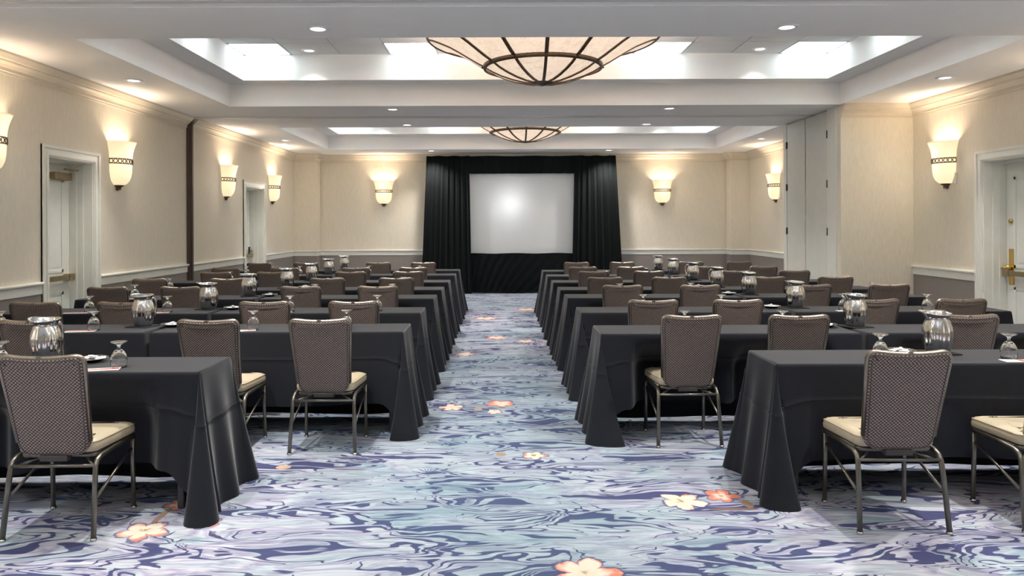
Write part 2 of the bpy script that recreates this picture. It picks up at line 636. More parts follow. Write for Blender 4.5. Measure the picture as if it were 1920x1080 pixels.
# ceiling tiles, grid and lit panels
NCOL, NROW = 12, 5
for bi, (a, b) in enumerate(BAYS):
    y0, y1 = a + 0.29, b - 0.29
    tw, td = (IX1 - IX0) / NCOL, (y1 - y0) / NROW
    tile_me = MB().box(-tw / 2 + .006, tw / 2 - .006, -td / 2 + .006, td / 2 - .006, 0, 0.012).mesh('ceiling_tile', M['tile'])
    g = MB()
    for i in range(1, NCOL):
        g.box(IX0 + i * tw - .010, IX0 + i * tw + .010, y0, y1, ZT + .006, ZT + .016)
    for j in range(1, NROW):
        g.box(IX0, IX1, y0 + j * td - .010, y0 + j * td + .010, ZT + .006, ZT + .016)
    g.build('tile_grid', M['grid'], ceiling)
    lit = {(c, r) for r in (0, NROW - 1) for c in (0, 3, 8, 11)} | {(0, 2), (11, 2)}
    for i in range(NCOL):
        for j in range(NROW):
            cx, cy = IX0 + (i + .5) * tw, y0 + (j + .5) * td
            if (i, j) in lit:
                where = 'near' if j == 0 else ('back' if j == NROW - 1 else 'middle')
                nth = {0: 'at the far left', 3: 'left of the chandelier', 8: 'right of the chandelier', 11: 'at the far right'}[i]
                bay = ['overhead', 'nearer', 'farther'][bi]
                t = thing('ceiling_light', f'square lit panel {nth}, {where} edge of the {bay} coffer', 'ceiling light', (cx, cy, ZT), 0, 'lit ceiling panels')
                fr = MB()
                w, d = tw / 2 - .005, td / 2 - .005
                fr.box(-w, w, -d, -d + .018, -.004, .014).box(-w, w, d - .018, d, -.004, .014).box(-w, -w + .018, -d, d, -.004, .014).box(w - .018, w, -d, d, -.004, .014)
                fr.build('frame', M['baffle'], t)
                MB().box(-w + .018, w - .018, -d + .018, d - .018, 0.002, .012).build('diffuser', M['panel_light'], t)
            else:
                o = bpy.data.objects.new('ceiling_tile', tile_me)
                COL.objects.link(o)
                o.parent = ceiling
                o.location = (cx, cy, ZT)

# partition tracks running across the ceiling
tr = MB()
tr.box(XL, XR, 11.14, 11.26, ZC - .014, ZC + .01)
struct('trim_1', tr, M['track'])
tr = MB()
tr.box(XL, XR, 5.36, 5.42, ZC - .012, ZC + .01)
struct('trim_2', tr, M['track'])
tr = MB()
tr.box(XL, 2.88, 5.53, 5.77, ZC - .008, ZC + .01)
struct('trim_3', tr, M['ceiling'])

# walls with door openings (left wall: two doors, right wall: one)
DOOR_H = 2.26


def side_wall(name, x, sgn, openings, y0, y1, split=None):
    mb, wb = MB(), MB()
    cuts = [y0]
    for a, b in openings:
        cuts += [a, b]
    cuts.append(y1)
    xo = x + sgn * 0.30
    xa, xb = min(x, xo), max(x, xo)
    for k in range(len(cuts) - 1):
        a, b = cuts[k], cuts[k + 1]
        if k % 2 == 0:
            mb.box(xa, xb, a, b, 0, 3.9)
            wx = sorted((x + sgn * 0.02, x - sgn * 0.003))
            wb.box(wx[0], wx[1], a, b, 0.0, 0.87)
        else:
            mb.box(xa, xb, a, b, DOOR_H, 3.9)
    w = struct(name, mb, M['wall'])
    wb.build('wainscot', M['wainscot'], w)
    return w


DL = [(7.72, 8.58), (13.70, 14.72)]
DR = [(7.70, 8.72)]
wall_left = side_wall('wall_left', XL, -1, DL, YF, YB)
wall_right = side_wall('wall_right', XR, 1, DR, YF, YB)
wb = MB().box(XL - .3, XR + .3, YB, YB + .3, 0, 3.9)
wall_back = struct('wall_back', wb, M['wall'])
MB().box(XL, XR, YB - .003, YB + .02, 0, .87).build('wainscot', M['wainscot'], wall_back)
struct('wall_front', MB().box(XL - .3, XR + .3, YF - .3, YF, 0, 3.9), M['wall'])

# corner pilasters at the back wall, boxed pocket for the folding partition on the right
PY = 16.90
pil = MB().box(XL, -4.16, PY, YB, 0, ZC)
p1 = struct('wall_pilaster_left', pil, M['wall'])
MB().box(XL, -4.157, PY - .003, YB, 0, .87).build('wainscot', M['wainscot'], p1)
pil = MB().box(5.22, XR, PY, YB, 0, ZC)
p2 = struct('wall_pilaster_right', pil, M['wall'])
MB().box(5.217, XR, PY - .003, YB, 0, .87).build('wainscot', M['wainscot'], p2)
KX, KY0, KY1 = 4.65, 10.19, 12.25
pk = MB()
pk.box(KX, XR, KY0, KY0 + .12, 0, ZC).box(KX, XR, KY1 - .06, KY1, 0, ZC)
pk.box(KX + .06, XR, KY0 + .12, KY1 - .06, 0, ZC)
pocket = struct('wall_pocket', pk, M['wall'])


# mouldings: a profile of (out from wall, z) run from a to b, wall normal n
def run(mb, prof, a, b, n):
    loops = []
    for p in (a, b):
        loops.append([(p[0] + n[0] * o, p[1] + n[1] * o, z) for o, z in prof])
    mb.loops(loops, True, True, False)


CROWN = [(0, 2.975), (.012, 2.975), (.012, 2.995), (.022, 3.000), (.026, 3.03), (.045, 3.055), (.075, 3.075), (.080, 3.09),
         (.095, 3.095), (.115, 3.12), (.128, 3.135), (.128, 3.157), (0, 3.157)]
RAIL = [(0, .845), (.014, .845), (.014, .925), (.018, .932), (.030, .936), (.042, .945), (.042, .958), (.034, .966), (0, .968)]
BASE = [(0, 0), (.016, 0), (.016, .10), (.010, .115), (0, .12)]


def mould(prof, segs):
    mb = MB()
    for a, b, n in segs:
        run(mb, prof, a, b, n)
    return mb


left_segs = [((XL, YF), (XL, 11.12), (1, 0)), ((XL, 11.28), (XL, PY), (1, 0))]
struct('trim_4', mould(CROWN, left_segs), M['crown'])
struct('trim_5', mould(CROWN, [((XR, YF), (XR, KY0), (-1, 0)), ((KX, KY0), (XR, KY0), (0, -1)), ((XR, KY1), (XR, PY), (-1, 0))]), M['crown'])
back_segs = [((XL, PY), (-4.16, PY), (0, -1)), ((-4.16, PY - .1), (-4.16, YB), (1, 0)), ((-4.16, YB), (5.22, YB), (0, -1)),
             ((5.22, PY - .1), (5.22, YB), (-1, 0)), ((5.22, PY), (XR, PY), (0, -1))]
struct('trim_6', mould(CROWN, back_segs), M['crown'])
CAS = 0.115
rl = [((XL, YF), (XL, DL[0][0] - CAS), (1, 0)), ((XL, DL[0][1] + CAS), (XL, 11.14), (1, 0)), ((XL, 11.26), (XL, DL[1][0] - CAS), (1, 0)), ((XL, DL[1][1] + CAS), (XL, PY), (1, 0))]
rr_ = [((XR, YF), (XR, DR[0][0] - CAS), (-1, 0)), ((XR, DR[0][1] + CAS), (XR, KY0), (-1, 0)), ((XR, KY1), (XR, PY), (-1, 0))]
back_r = [((XL, PY), (-4.16, PY), (0, -1)), ((-4.16, PY - .04), (-4.16, YB), (1, 0)), ((-4.16, YB), (5.22, YB), (0, -1)),
          ((5.22, PY - .04), (5.22, YB), (-1, 0)), ((5.22, PY), (XR, PY), (0, -1))]
struct('trim_7', mould(RAIL, rl), M['trim'])
struct('trim_8', mould(RAIL, rr_), M['trim'])
struct('trim_9', mould(RAIL, back_r), M['trim'])
struct('baseboard_left', mould(BASE, rl), M['trim'])
struct('baseboard_right', mould(BASE, rr_), M['trim'])
struct('baseboard_back', mould(BASE, back_r), M['trim'])

# brown jamb of the folding partition on the left wall
jb = MB().box(XL, XL + .045, 11.14, 11.26, 0, ZC).box(XL + .045, XL + .07, 11.175, 11.225, 0, ZC - .02)
struct('trim_10', jb, M['strip'])


# panelled doors set deep in their casings
def door(idx, x, sgn, a, b, hw):
    # x: wall face, sgn: outward from the room, hw: which hardware
    root = bpy.data.objects.new(f'door_{idx}', None)
    COL.objects.link(root)
    root['kind'] = 'structure'
    root.location = (x, a, 0)
    W, REC = b - a, 0.25
    H = DOOR_H

    def X(d):           # d: distance out of the room from the wall face
        return sgn * d

    def bx(mb, d0, d1, y0, y1, z0, z1, bev=0.0):
        p, q = sorted((X(d0), X(d1)))
        mb.box(p, q, y0, y1, z0, z1, bev)

    cs = MB()
    for o0, o1, th in ((0.0, .115, .016), (.012, .045, .026), (.085, .115, .030)):
        bx(cs, -th, 0.01, -o1, -o0, 0, H + o0)
        bx(cs, -th, 0.01, W + o0, W + o1, 0, H + o0)
        bx(cs, -th, 0.01, -o1, W + o1, H + o0, H + o1)
    cs.build('casing', M['trim'], root)
    jm = MB()
    for d0, d1, t in ((0.0, .10, .012), (.10, .17, .024), (.17, .30, .036)):
        bx(jm, d0, d1, 0, t, 0, H)
        bx(jm, d0, d1, W - t, W, 0, H)
        bx(jm, d0, d1, t, W - t, H - t, H)
    jm.build('jamb', M['trim'], root)
    lf = MB()
    e = .040
    bx(lf, REC, REC + .045, e, W - e, .01, H - e)
    leaf = lf.build('door_leaf', M['door'], root)
    for z0, z1 in ((.18, .80), (1.02, H - .2)):
        pm = MB()
        y0, y1 = .17, W - .17
        for u0, u1, v0, v1 in ((y0, y1, z0, z0 + .03), (y0, y1, z1 - .03, z1), (y0, y0 + .03, z0, z1), (y1 - .03, y1, z0, z1)):
            bx(pm, REC - .010, REC + .002, u0, u1, v0, v1)
        bx(pm, REC - .006, REC + .002, y0 + .06, y1 - .06, z0 + .06, z1 - .06)
        pm.build('door_panel', M['door'], leaf)
    bar = MB()
    bx(bar, REC - .07, REC - .035, .10, W - .10, .93, .985)
    bx(bar, REC - .075, REC, .06, .16, .92, .995)
    bx(bar, REC - .075, REC, W - .16, W - .06, .92, .995)
    bar.build('panic_bar', M['dull_brass'], root)
    if hw == 'closer':
        c = MB()
        bx(c, REC - .075, REC, W - .42, W - .10, H - .21, H - .13, .008)
        bx(c, REC - .12, REC - .09, W - .30, W - .06, H - .10, H - .085)
        c.build('door_closer', M['dull_brass'], root)
    if hw in ('closer', 'lever'):
        c = MB()
        bx(c, REC - .006, REC, W / 2 - .012, W / 2 + .012, 1.545, 1.569)
        c.build('peephole', M['hinge'], root)
    if hw == 'plain':
        c = MB()
        bx(c, REC - .02, REC, W - .12, W - .06, .95, 1.12)
        bx(c, REC - .06, REC - .04, W - .22, W - .07, 1.03, 1.05)
        c.build('lock_plate', M['hinge'], root)
    if hw == 'lever':
        c = MB()
        bx(c, REC - .012, REC, W - .165, W - .085, .82, 1.235, .004)
        pl = c.build('lock_plate', M['brass'], root)
        k = MB()
        cy, cz = W - .125, 1.02
        k.tube([(X(REC - .01), cy, cz), (X(REC - .07), cy, cz)], .028, 12)
        k.tube([(X(REC - .062), cy, cz), (X(REC - .066), cy + .05, cz - .002), (X(REC - .06), cy + .10, cz - .01)], .012, 8)
        k.build('lever_handle', M['brass'], pl)
        k = MB()
        k.tube([(X(REC), W - .12, 1.555), (X(REC - .02), W - .12, 1.555)], .026, 14)
        k.build('deadbolt', M['brass'], root)
    return root


door(1, XL, -1, *DL[0], 'closer')
door(2, XL, -1, *DL[1], 'plain')
door(3, XR, 1, *DR[0], 'lever')

# pair of flush pocket doors on the side of the partition box
YM = 11.35
for idx, (a, b, hy) in ((4, (KY0 + .40, YM - .03, KY0 + .40)), (5, (YM + .03, KY1 - .16, KY1 - .16))):
    mb = MB().box(KX - .004, KX + .055, a + .008, b - .008, .02, ZC - .03)
    d = struct(f'door_{idx}', mb, M['pocket_door'])
    for z in (.62, 1.42, 2.10, 2.80) if idx == 4 else (.60, 1.42, 2.12, 2.80):
        h = MB()
        h.tube([(KX - .012, hy, z - .055), (KX - .012, hy, z + .055)], .012, 8)
        h.box(KX - .008, KX - .002, hy - .03, hy + .03, z - .05, z + .05)
        h.build('hinge', M['hinge'], d)
fr = MB()
fr.box(KX - .012, KX + .05, KY0 + .12, KY0 + .40, 0, ZC).box(KX - .012, KX + .05, KY1 - .16, KY1 - .06, 0, ZC)
fr.box(KX + .012, KX + .05, YM - .03, YM + .03, .02, ZC - .03)
struct('trim_11', fr, M['trim'])

# ------------------------------------------------------------------ chandeliers
R_RING, Z_RING = 0.645, 3.295


def chand_prof():
    lower = [(0.11, 3.115), (0.22, 3.128), (0.34, 3.157), (0.46, 3.198), (0.56, 3.243), (R_RING, Z_RING)]
    upper = [(R_RING, Z_RING), (0.74, 3.345), (0.84, 3.405), (0.94, 3.465), (1.04, 3.52), (1.14, 3.562), (1.22, 3.592), (1.28, 3.605)]
    return lower, upper


def chandelier(y, label):
    t = thing('chandelier', label, 'chandelier', (CHX, y, 0), 0, 'bowl chandeliers')
    lower, upper = chand_prof()
    for k in range(12):
        a0 = 2 * pi * (k + .0) / 12 + pi / 2
        for prof in (lower, upper):
            MB().lathe(prof, 6, (0, 0, 0), a0, a0 + 2 * pi / 12).build('glass_panel', M['alabaster'], t)
        rb = MB()
        for prof, w in ((lower, .016), (upper, .020)):
            loops = []
            for i, (r, z) in enumerate(prof):
                c, s = cos(a0), sin(a0)
                loops.append([(r * c - s * w * q, r * s + c * w * q, z + dz) for q, dz in ((-1, -.012), (1, -.012), (1, .006), (-1, .006))])
            rb.loops(loops, True, True, False)
        rb.build('rib', M['bronze'], t)
    rg = MB()
    pr = [(R_RING - .012, Z_RING - .03), (R_RING + .016, Z_RING - .03), (R_RING + .022, Z_RING + .012), (R_RING - .004, Z_RING + .012), (R_RING - .012, Z_RING - .03)]
    rg.lathe(pr, 64)
    for k in range(12):
        a = 2 * pi * k / 12 + pi / 2
        rg.lathe([(0, -.012), (.012, -.008), (.012, .008), (0, .012)], 8, ((R_RING + .028) * cos(a), (R_RING + .028) * sin(a), Z_RING - .01))
    rg.build('ring', M['bronze'], t)
    MB().torus(1.285, .016, (0, 0, 3.607), 72, 8).build('rim', M['bronze'], t)
    MB().lathe([(0, 3.088), (.03, 3.088), (.035, 3.095), (.10, 3.098), (.125, 3.108), (.125, 3.122), (.10, 3.135), (0, 3.135)], 32).build('finial', M['bronze'], t)
    MB().lathe([(.015, 3.13), (.015, 3.74), (.09, 3.75), (.09, ZT), (0, ZT)], 16).build('stem', M['bronze'], t)
    for k in range(3):
        a = 2 * pi * k / 3 + 0.5
        add_light('chandelier_lamp', 'POINT', (.55 * cos(a), .55 * sin(a), 3.50), P_CHAND / 3, (1.0, .96, .92), t, shadow_soft_size=.06)
    return t


chandelier(8.33, 'large bronze ribbed bowl chandelier hanging in the nearer ceiling coffer')
chandelier(14.2, 'bronze ribbed bowl chandelier in the farther coffer above the screen')
chandelier(2.45, 'bronze ribbed bowl chandelier in the coffer overhead, outside the picture')

# ------------------------------------------------------------------ downlights
dl_lab = []


def downlight(x, y, z, label, power=1.0, cone=120):
    t = thing('downlight', label, 'downlight', (x, y, z), 0, 'recessed downlights')
    MB().lathe([(.062, -.004), (.062, -.008), (.085, -.010), (.098, -.004), (.098, .0), (.062, .0)], 28).build('trim_ring', M['baffle'], t)
    MB().lathe([(0, -.002), (.064, -.003), (.064, .0), (0, .0)], 28).build('lens', M['bulb'], t)
    add_light('downlight_lamp', 'SPOT', (0, 0, -.03), P_DOWN * power, NEUTRAL, t, spot_size=radians(cone if power < 4 else 80), spot_blend=.8, shadow_soft_size=.05)


for bi, (a, b) in enumerate(BAYS):
    bay = ['overhead', 'nearer', 'farther'][bi]
    c = (a + b) / 2
    pw = 5.0 if bi == 0 else 1.0  # unseen overhead bay turned up to brighten the front of the room
    for x, side in ((-1.50, 'left'), (2.37, 'right')):
        downlight(x, a - .31, ZC, f'round downlight {side} of centre in front of the {bay} coffer', pw)
        downlight(x, b + .28, ZC, f'round downlight {side} of centre behind the {bay} coffer', 1.3 if bi == 0 else 1.0)
    for x, side in ((-4.08, 'left'), (4.96, 'right')):
        downlight(x, c, ZC, f'round downlight beside the {side} wall along the {bay} coffer', .7 * pw, 72)
    for x, side in ((-2.46, 'left'), (3.36, 'right')):
        downlight(x, b - .53, ZT - .001, f'round downlight in the tiles {side} of the {bay} chandelier, back row', .3 * pw, 95)
        downlight(x, a + .53, ZT - .001, f'round downlight in the tiles {side} of the {bay} chandelier, near row', .3 * pw, 95)


# ------------------------------------------------------------------ sconces
def make_sconce():
    t = thing('wall_sconce', '', 'wall sconce', (0, 0, 0), 0, 'lit tulip wall sconces')
    prof = [(.02, .045), (.07, .052), (.115, .075), (.15, .11), (.172, .16), (.183, .22), (.186, .29), (.187, .35), (.190, .40),
            (.197, .45), (.207, .49), (.220, .53), (.235, .565), (.243, .585), (.238, .586), (.228, .563)]
    MB().lathe(prof, 28, (0, 0, 0), pi, 2 * pi, 1.0, .86).build('shade', M['shade'], t)
    bd = MB()
    for z in (.315, .372):
        bd.torus(.191, .006, (0, 0, z), 24, 6, 'Z', 1.0, .86, pi, 2 * pi)
    for k in range(11):
        a = pi + pi * (k + .5) / 11
        cx, cy = .193 * cos(a), .86 * .193 * sin(a)
        tx, ty = -sin(a), .86 * cos(a)
        l = math.hypot(tx, ty)
        tx, ty = tx / l, ty / l
        pts = [(cx + tx * .021 * cos(q), cy + ty * .021 * cos(q), .3435 + .024 * sin(q)) for q in [2 * pi * i / 12 for i in range(13)]]
        bd.tube(pts, .0048, 5)
    bd.build('band', M['bronze'], t)
    fn = MB().lathe([(0, -.01), (.018, -.005), (.028, .012), (.05, .035), (.075, .05), (.08, .058), (0, .058)], 20, (0, 0, 0), pi, 2 * pi)
    fn.box(-.035, .035, -.03, 0, 0, .06)
    fn.build('finial', M['bronze'], t)
    MB().box(-.09, .09, -.012, 0, .10, .45).build('back_plate', M['bronze'], t)
    return t


sc0 = make_sconce()
SZ = 1.975
sconces = [((XL, 6.78), pi / 2, 'lit sconce cut by the left picture edge on the left wall'),
           ((XL, 3.26), pi / 2, 'lit sconce on the left wall beside the camera, outside the picture'),
           ((XR, 3.55), -pi / 2, 'lit sconce on the right wall beside the camera, outside the picture'),
           ((XR, 7.0 - .15), -pi / 2, 'lit sconce on the right wall before the brass-handled door, outside the picture'),
           ((XL, 9.13), pi / 2, 'lit sconce on the left wall between the panelled door and brown post'),
           ((XL, 12.72), pi / 2, 'lit sconce on the left wall just before the far left door'),
           ((XL, 15.30), pi / 2, 'lit sconce on the left wall beyond the far left door'),
           ((px_xy(720, YB), YB), 0, 'lit sconce on the back wall left of the black drapes'),
           ((px_xy(1242, YB), YB), 0, 'lit sconce on the back wall right of the black drapes'),
           ((XR, 15.25), -pi / 2, 'lit sconce on the right wall beyond the partition doors'),
           ((XR, 9.42), -pi / 2, 'lit sconce on the right wall beside the brass-handled door')]
for i, ((x, y), rz, lab) in enumerate(sconces):
    if i == 0:
        s = sc0
        s.location, s.rotation_euler = (x, y, SZ), (0, 0, rz)
        s['label'] = lab
    else:
        s = dup(sc0, (x, y, SZ), rz, lab)
    add_light('sconce_lamp', 'POINT', (0, -.12, .35), P_SCONCE, WARM, s, shadow_soft_size=.09)
    add_light('sconce_lamp', 'POINT', (0, -.09, .20), P_SCONCE * .05, WARM, s, shadow_soft_size=.03)

for y, lab in ((9.25, 'white wall plate just right of the near right sconce'), (15.0, 'white wall plate beside the far right sconce')):
    o = MB().box(XR - .012, XR, y - .04, y + .04, 2.02, 2.16, .003).build('switch_plate', M['plate'])
    tag(o, lab, 'wall plate', 'wall plates')

# ------------------------------------------------------------------ projection screen with drapes
SY = 16.80
k = SY / F
sx0, sx1 = (877 - CX) * k, (1080.5 - CX) * k
sz0, sz1 = EYE - (476 - CY) * k, EYE - (324.5 - CY) * k
t = thing('projection_screen', 'grey projection screen framed by black velvet drapes', 'projection screen', ((sx0 + sx1) / 2, SY, 0))
w = (sx1 - sx0) / 2
MB().box(-w, w, 0, .012, sz0, sz1).build('screen_surface', M['screen'], t)
fm = MB()
fm.box(-w - .05, -w, -.002, .03, sz0 - .05, sz1 + .05).box(w, w + .05, -.002, .03, sz0 - .05, sz1 + .05)
fm.box(-w, w, -.002, .03, sz1, sz1 + .05).box(-w, w, -.002, .03, sz0 - .05, sz0)
fm.build('frame', M['black_velvet'], t)
lg = MB()
for s in (-1, 1):
    lg = MB()
    lg.box(s * w - .02, s * w + .02, .03, .07, 0, sz0)
    lg.box(s * w - .02, s * w + .02, -.02, .3, 0, .03)
    lg.build('leg', M['bronze'], t)


def drape(name, xa, xb, xa2, xb2, z0, z1, y, folds, amp, label, seed, shear=0.0, nseg=None):
    rnd = random.Random(seed)
    nx, nz = nseg or folds * 8, 22
    ph = [rnd.uniform(0, 6.28) for _ in range(6)]
    loops = []
    for j in range(nz + 1):
        tz = j / nz                       # 0 top, 1 bottom
        row = []
        for i in range(nx + 1):
            u = i / nx
            us = u + shear * tz * sin(pi * u) * .3
            x = (xa + (xb - xa) * u) * (1 - tz) + (xa2 + (xb2 - xa2) * u) * tz
            a = amp * (.55 + .45 * tz)
            d = a * sin(2 * pi * folds * us + ph[0] + .8 * sin(5 * us + ph[1] + tz)) + .5 * a * sin(2 * pi * folds * 1.73 * us + ph[2] + 1.5 * tz)
            z = z1 + (z0 - z1) * tz
            if tz == 1 and z0 < .05:
                z += .012 * (1 + sin(9 * u + ph[3]))
            if tz == 0:
                z += .006 * sin(17 * u + ph[4])
            row.append((x, y + d, z))
        loops.append(row)
    mb = MB()
    mb.loops(loops, False, False, True, False)
    back = [[(p[0], p[1] + .008, p[2]) for p in r] for r in loops]
    mb.loops([list(reversed(r)) for r in back], False, False, True, False)
    o = mb.build(name, M['black_velvet'])
    return tag(o, label, 'drape', 'black velvet drapes')


def dx_(p, y=16.6):
    return (p - CX) * y / F


zt = EYE + (CY - 292) * 16.6 / F
drape('side_drape', dx_(800), dx_(880), dx_(789), dx_(884), .004, zt, 16.62, 9, .022, 'tall black velvet drape on the left of the projection screen', 1)
drape('side_drape', dx_(1078), dx_(1155), dx_(1072), dx_(1169), .004, zt, 16.62, 8, .024, 'tall black velvet drape on the right of the projection screen', 2)
drape('valance', dx_(866), dx_(1091), dx_(870), dx_(1087), EYE + (CY - 325) * 16.58 / F, zt, 16.66, 12, .014, 'black velvet valance above the projection screen', 3)
drape('screen_skirt', dx_(872), dx_(1085), dx_(868), dx_(1090), .004, EYE - (475 - CY) * 16.7 / F, 16.70, 12, .022, 'black velvet skirt hanging below the projection screen', 4, 1.0)

# added spotlight with no fixture, placed so its reflection makes the screen's bright spot
hx, hz = (957 - CX) * k, EYE + (CY - 383) * k
pd = 18.6
spot_pos = Vector((hx * (1 + pd / SY), SY - pd, EYE + (hz - EYE) * (1 + pd / SY)))
scr_spot = add_light('screen_spot_lamp', 'SPOT', spot_pos, P_SCREEN_SPOT, (.95, .98, 1.0), None, spot_size=radians(12), spot_blend=.6, shadow_soft_size=.08)
scr_spot.rotation_euler = (Vector(((sx0 + sx1) / 2, SY, 1.85)) - spot_pos).to_track_quat('-Z', 'Y').to_euler()

# ------------------------------------------------------------------ chair
CH_SEATF = 0.47


def outline(pts, rad, n=6):
    """rounded polygon from corner points (counter-clockwise)"""
    out = []
    m = len(pts)
    for i in range(m):
        p0, p, p1 = Vector(pts[i - 1]), Vector(pts[i]), Vector(pts[(i + 1) % m])
        r = rad[i]
        a, b = (p0 - p).normalized(), (p1 - p).normalized()
        for k in range(n + 1):
            s = k / n
            q0, q1 = p + a * r, p + b * r
            out.append((1 - s) ** 2 * q0 + 2 * s * (1 - s) * p + s * s * q1)
    return out


def offset(loop, d):
    res = []
    m = len(loop)
    for i in range(m):
        t = (loop[(i + 1) % m] - loop[i - 1])
        n = Vector((t.y, -t.x))
        if n.length > 1e-9:
            n.normalize()
        res.append(loop[i] + n * d)
    return res


def subdiv_top(loop):
    return loop


def make_chair():
    t = thing('banquet_chair', '', 'chair', (0, 0, 0), 0, 'banquet chairs along the tables')
    # seat cushion
    ol = outline([(-.195, .075), (.195, .075), (.228, CH_SEATF), (-.228, CH_SEATF)], [.05, .05, .075, .075], 7)
    lv = [(-.035, .405), (-.010, .407), (.0, .418), (.002, .440), (-.004, .455), (-.018, .468), (-.05, .474), (-.10, .476)]
    loops = []
    for d, z in lv:
        lo = offset(ol, d)
        loops.append([(p.x, p.y, z - (.010 if p.y > .40 else 0) * ((p.y - .40) / .07)) for p in lo])
    MB().loops(loops).build('seat', M['vinyl'], t)
    pp = MB()
    lo = offset(ol, -.004)
    pp.tube([(p.x, p.y, .458 - (.010 if p.y > .40 else 0) * ((p.y - .40) / .07)) for p in lo] + [(lo[0].x, lo[0].y, .458)], .004, 5)
    pp.build('seat_piping', M['vinyl'], t)

    # back: rounded panel, slightly hollow top edge, leaning back
    zb, ztp = .395, .915
    bo = outline([(-.172, zb), (.172, zb), (.205, ztp), (.07, ztp - .016), (-.07, ztp - .016), (-.205, ztp)], [.075, .075, .055, .07, .07, .055], 7)

    def lean(x, z, d):
        s = (z - zb) / (ztp - zb)
        return .055 - .135 * s + .02 * (x / .2) ** 2 * .6 + d

    def shell(mb, levels):
        loops = []
        for off, d in levels:
            lo = offset(bo, off)
            loops.append([(p.x, lean(p.x, p.y, d), p.y) for p in lo])
        mb.loops(loops)

    mb = MB()
    shell(mb, [(-.045, -.004), (-.012, -.003), (-.006, .0), (-.006, .034), (-.014, .042), (-.05, .046)])
    mb.build('backrest', M['weave'], t)
    # sewn edge line on the rear face
    st = MB()
    lo = offset(bo, -.016)
    st.tube([(p.x, lean(p.x, p.y, -.0035), p.y) for p in lo] + [(lo[0].x, lean(lo[0].x, lo[0].y, -.0035), lo[0].y)], .0022, 4)
    st.build('stitching', M['bracket'], t)
    # metal edge that shows along the top and down the sides
    rim = MB()
    top = [p for p in bo if p.y > zb + .06]
    top = sorted(top, key=lambda p: math.atan2(p.x, p.y - .6))
    rim.tube([(p.x, lean(p.x, p.y, .016), p.y) for p in top], .009, 6, 1.7)
    rim.build('back_edge', M['rim_metal'], t)
    MB().box(-.068, .068, .045, .085, .372, .402, .004).build('bracket', M['bracket'], t)

    # frame under the seat and crossbar
    fr = MB()
    lo = offset(ol, -.02)
    fr.tube([(p.x, p.y, .392) for p in lo] + [(lo[0].x, lo[0].y, .392)], .012, 6)
    fr.tube([(-.20, .045, .352), (.20, .045, .352)], .009, 6)
    for s in (-1, 1):
        fr.tube([(s * .19, .06, .345), (s * .06, .20, .385)], .007, 6)
        fr.tube([(s * .214, .405, .33), (s * .212, .24, .27), (s * .214, .045, .20)], .008, 6)
    fr.build('frame', M['chair_metal'], t)
    for s in (-1, 1):
        rear = MB()
        rear.tube([(s * .216, .42, .395), (s * .21, .22, .392), (s * .204, .10, .386), (s * .204, .065, .372), (s * .206, .048, .345), (s * .209, .036, .28), (s * .219, 0.0, .012)], .0135, 8)
        lg = rear.build('leg', M['chair_metal'], t)
        MB().lathe([(0, .0), (.015, .0), (.017, .006), (.0145, .014), (0, .014)], 12, (s * .219, 0, 0)).build('glide', M['glide'], lg)
        front = MB()
        front.tube([(s * .214, .42, .40), (s * .215, .418, .25), (s * .216, .425, .012)], .0125, 8)
        lg = front.build('leg', M['chair_metal'], t)
        MB().lathe([(0, .0), (.015, .0), (.017, .006), (.0145, .014), (0, .014)], 12, (s * .216, .425, 0)).build('glide', M['glide'], lg)
    return t


# ------------------------------------------------------------------ tables and cloths
TZ = 0.742
TD = 0.457


def make_table(L, inset=.14):
    t = thing('folding_table', '', 'table', (0, 0, 0), 0, 'folding tables under black cloths')
    MB().box(-L / 2, L / 2, 0, TD, TZ - .03, TZ, .004).build('tabletop', M['table_top'], t)
    for sx in (-1, 1):
        for y in (.055, TD - .055):
            l = MB()
            x = sx * (L / 2 - inset)
            l.box(x - .018, x + .018, y - .018, y + .018, .0, TZ - .03, .004)
            l.build('leg', M['table_grey'], t)
        b = MB()
        b.box(x - .012, x + .012, .07, TD - .07, .30, .325)
        b.build('crossbar', M['table_grey'], t)
    return t


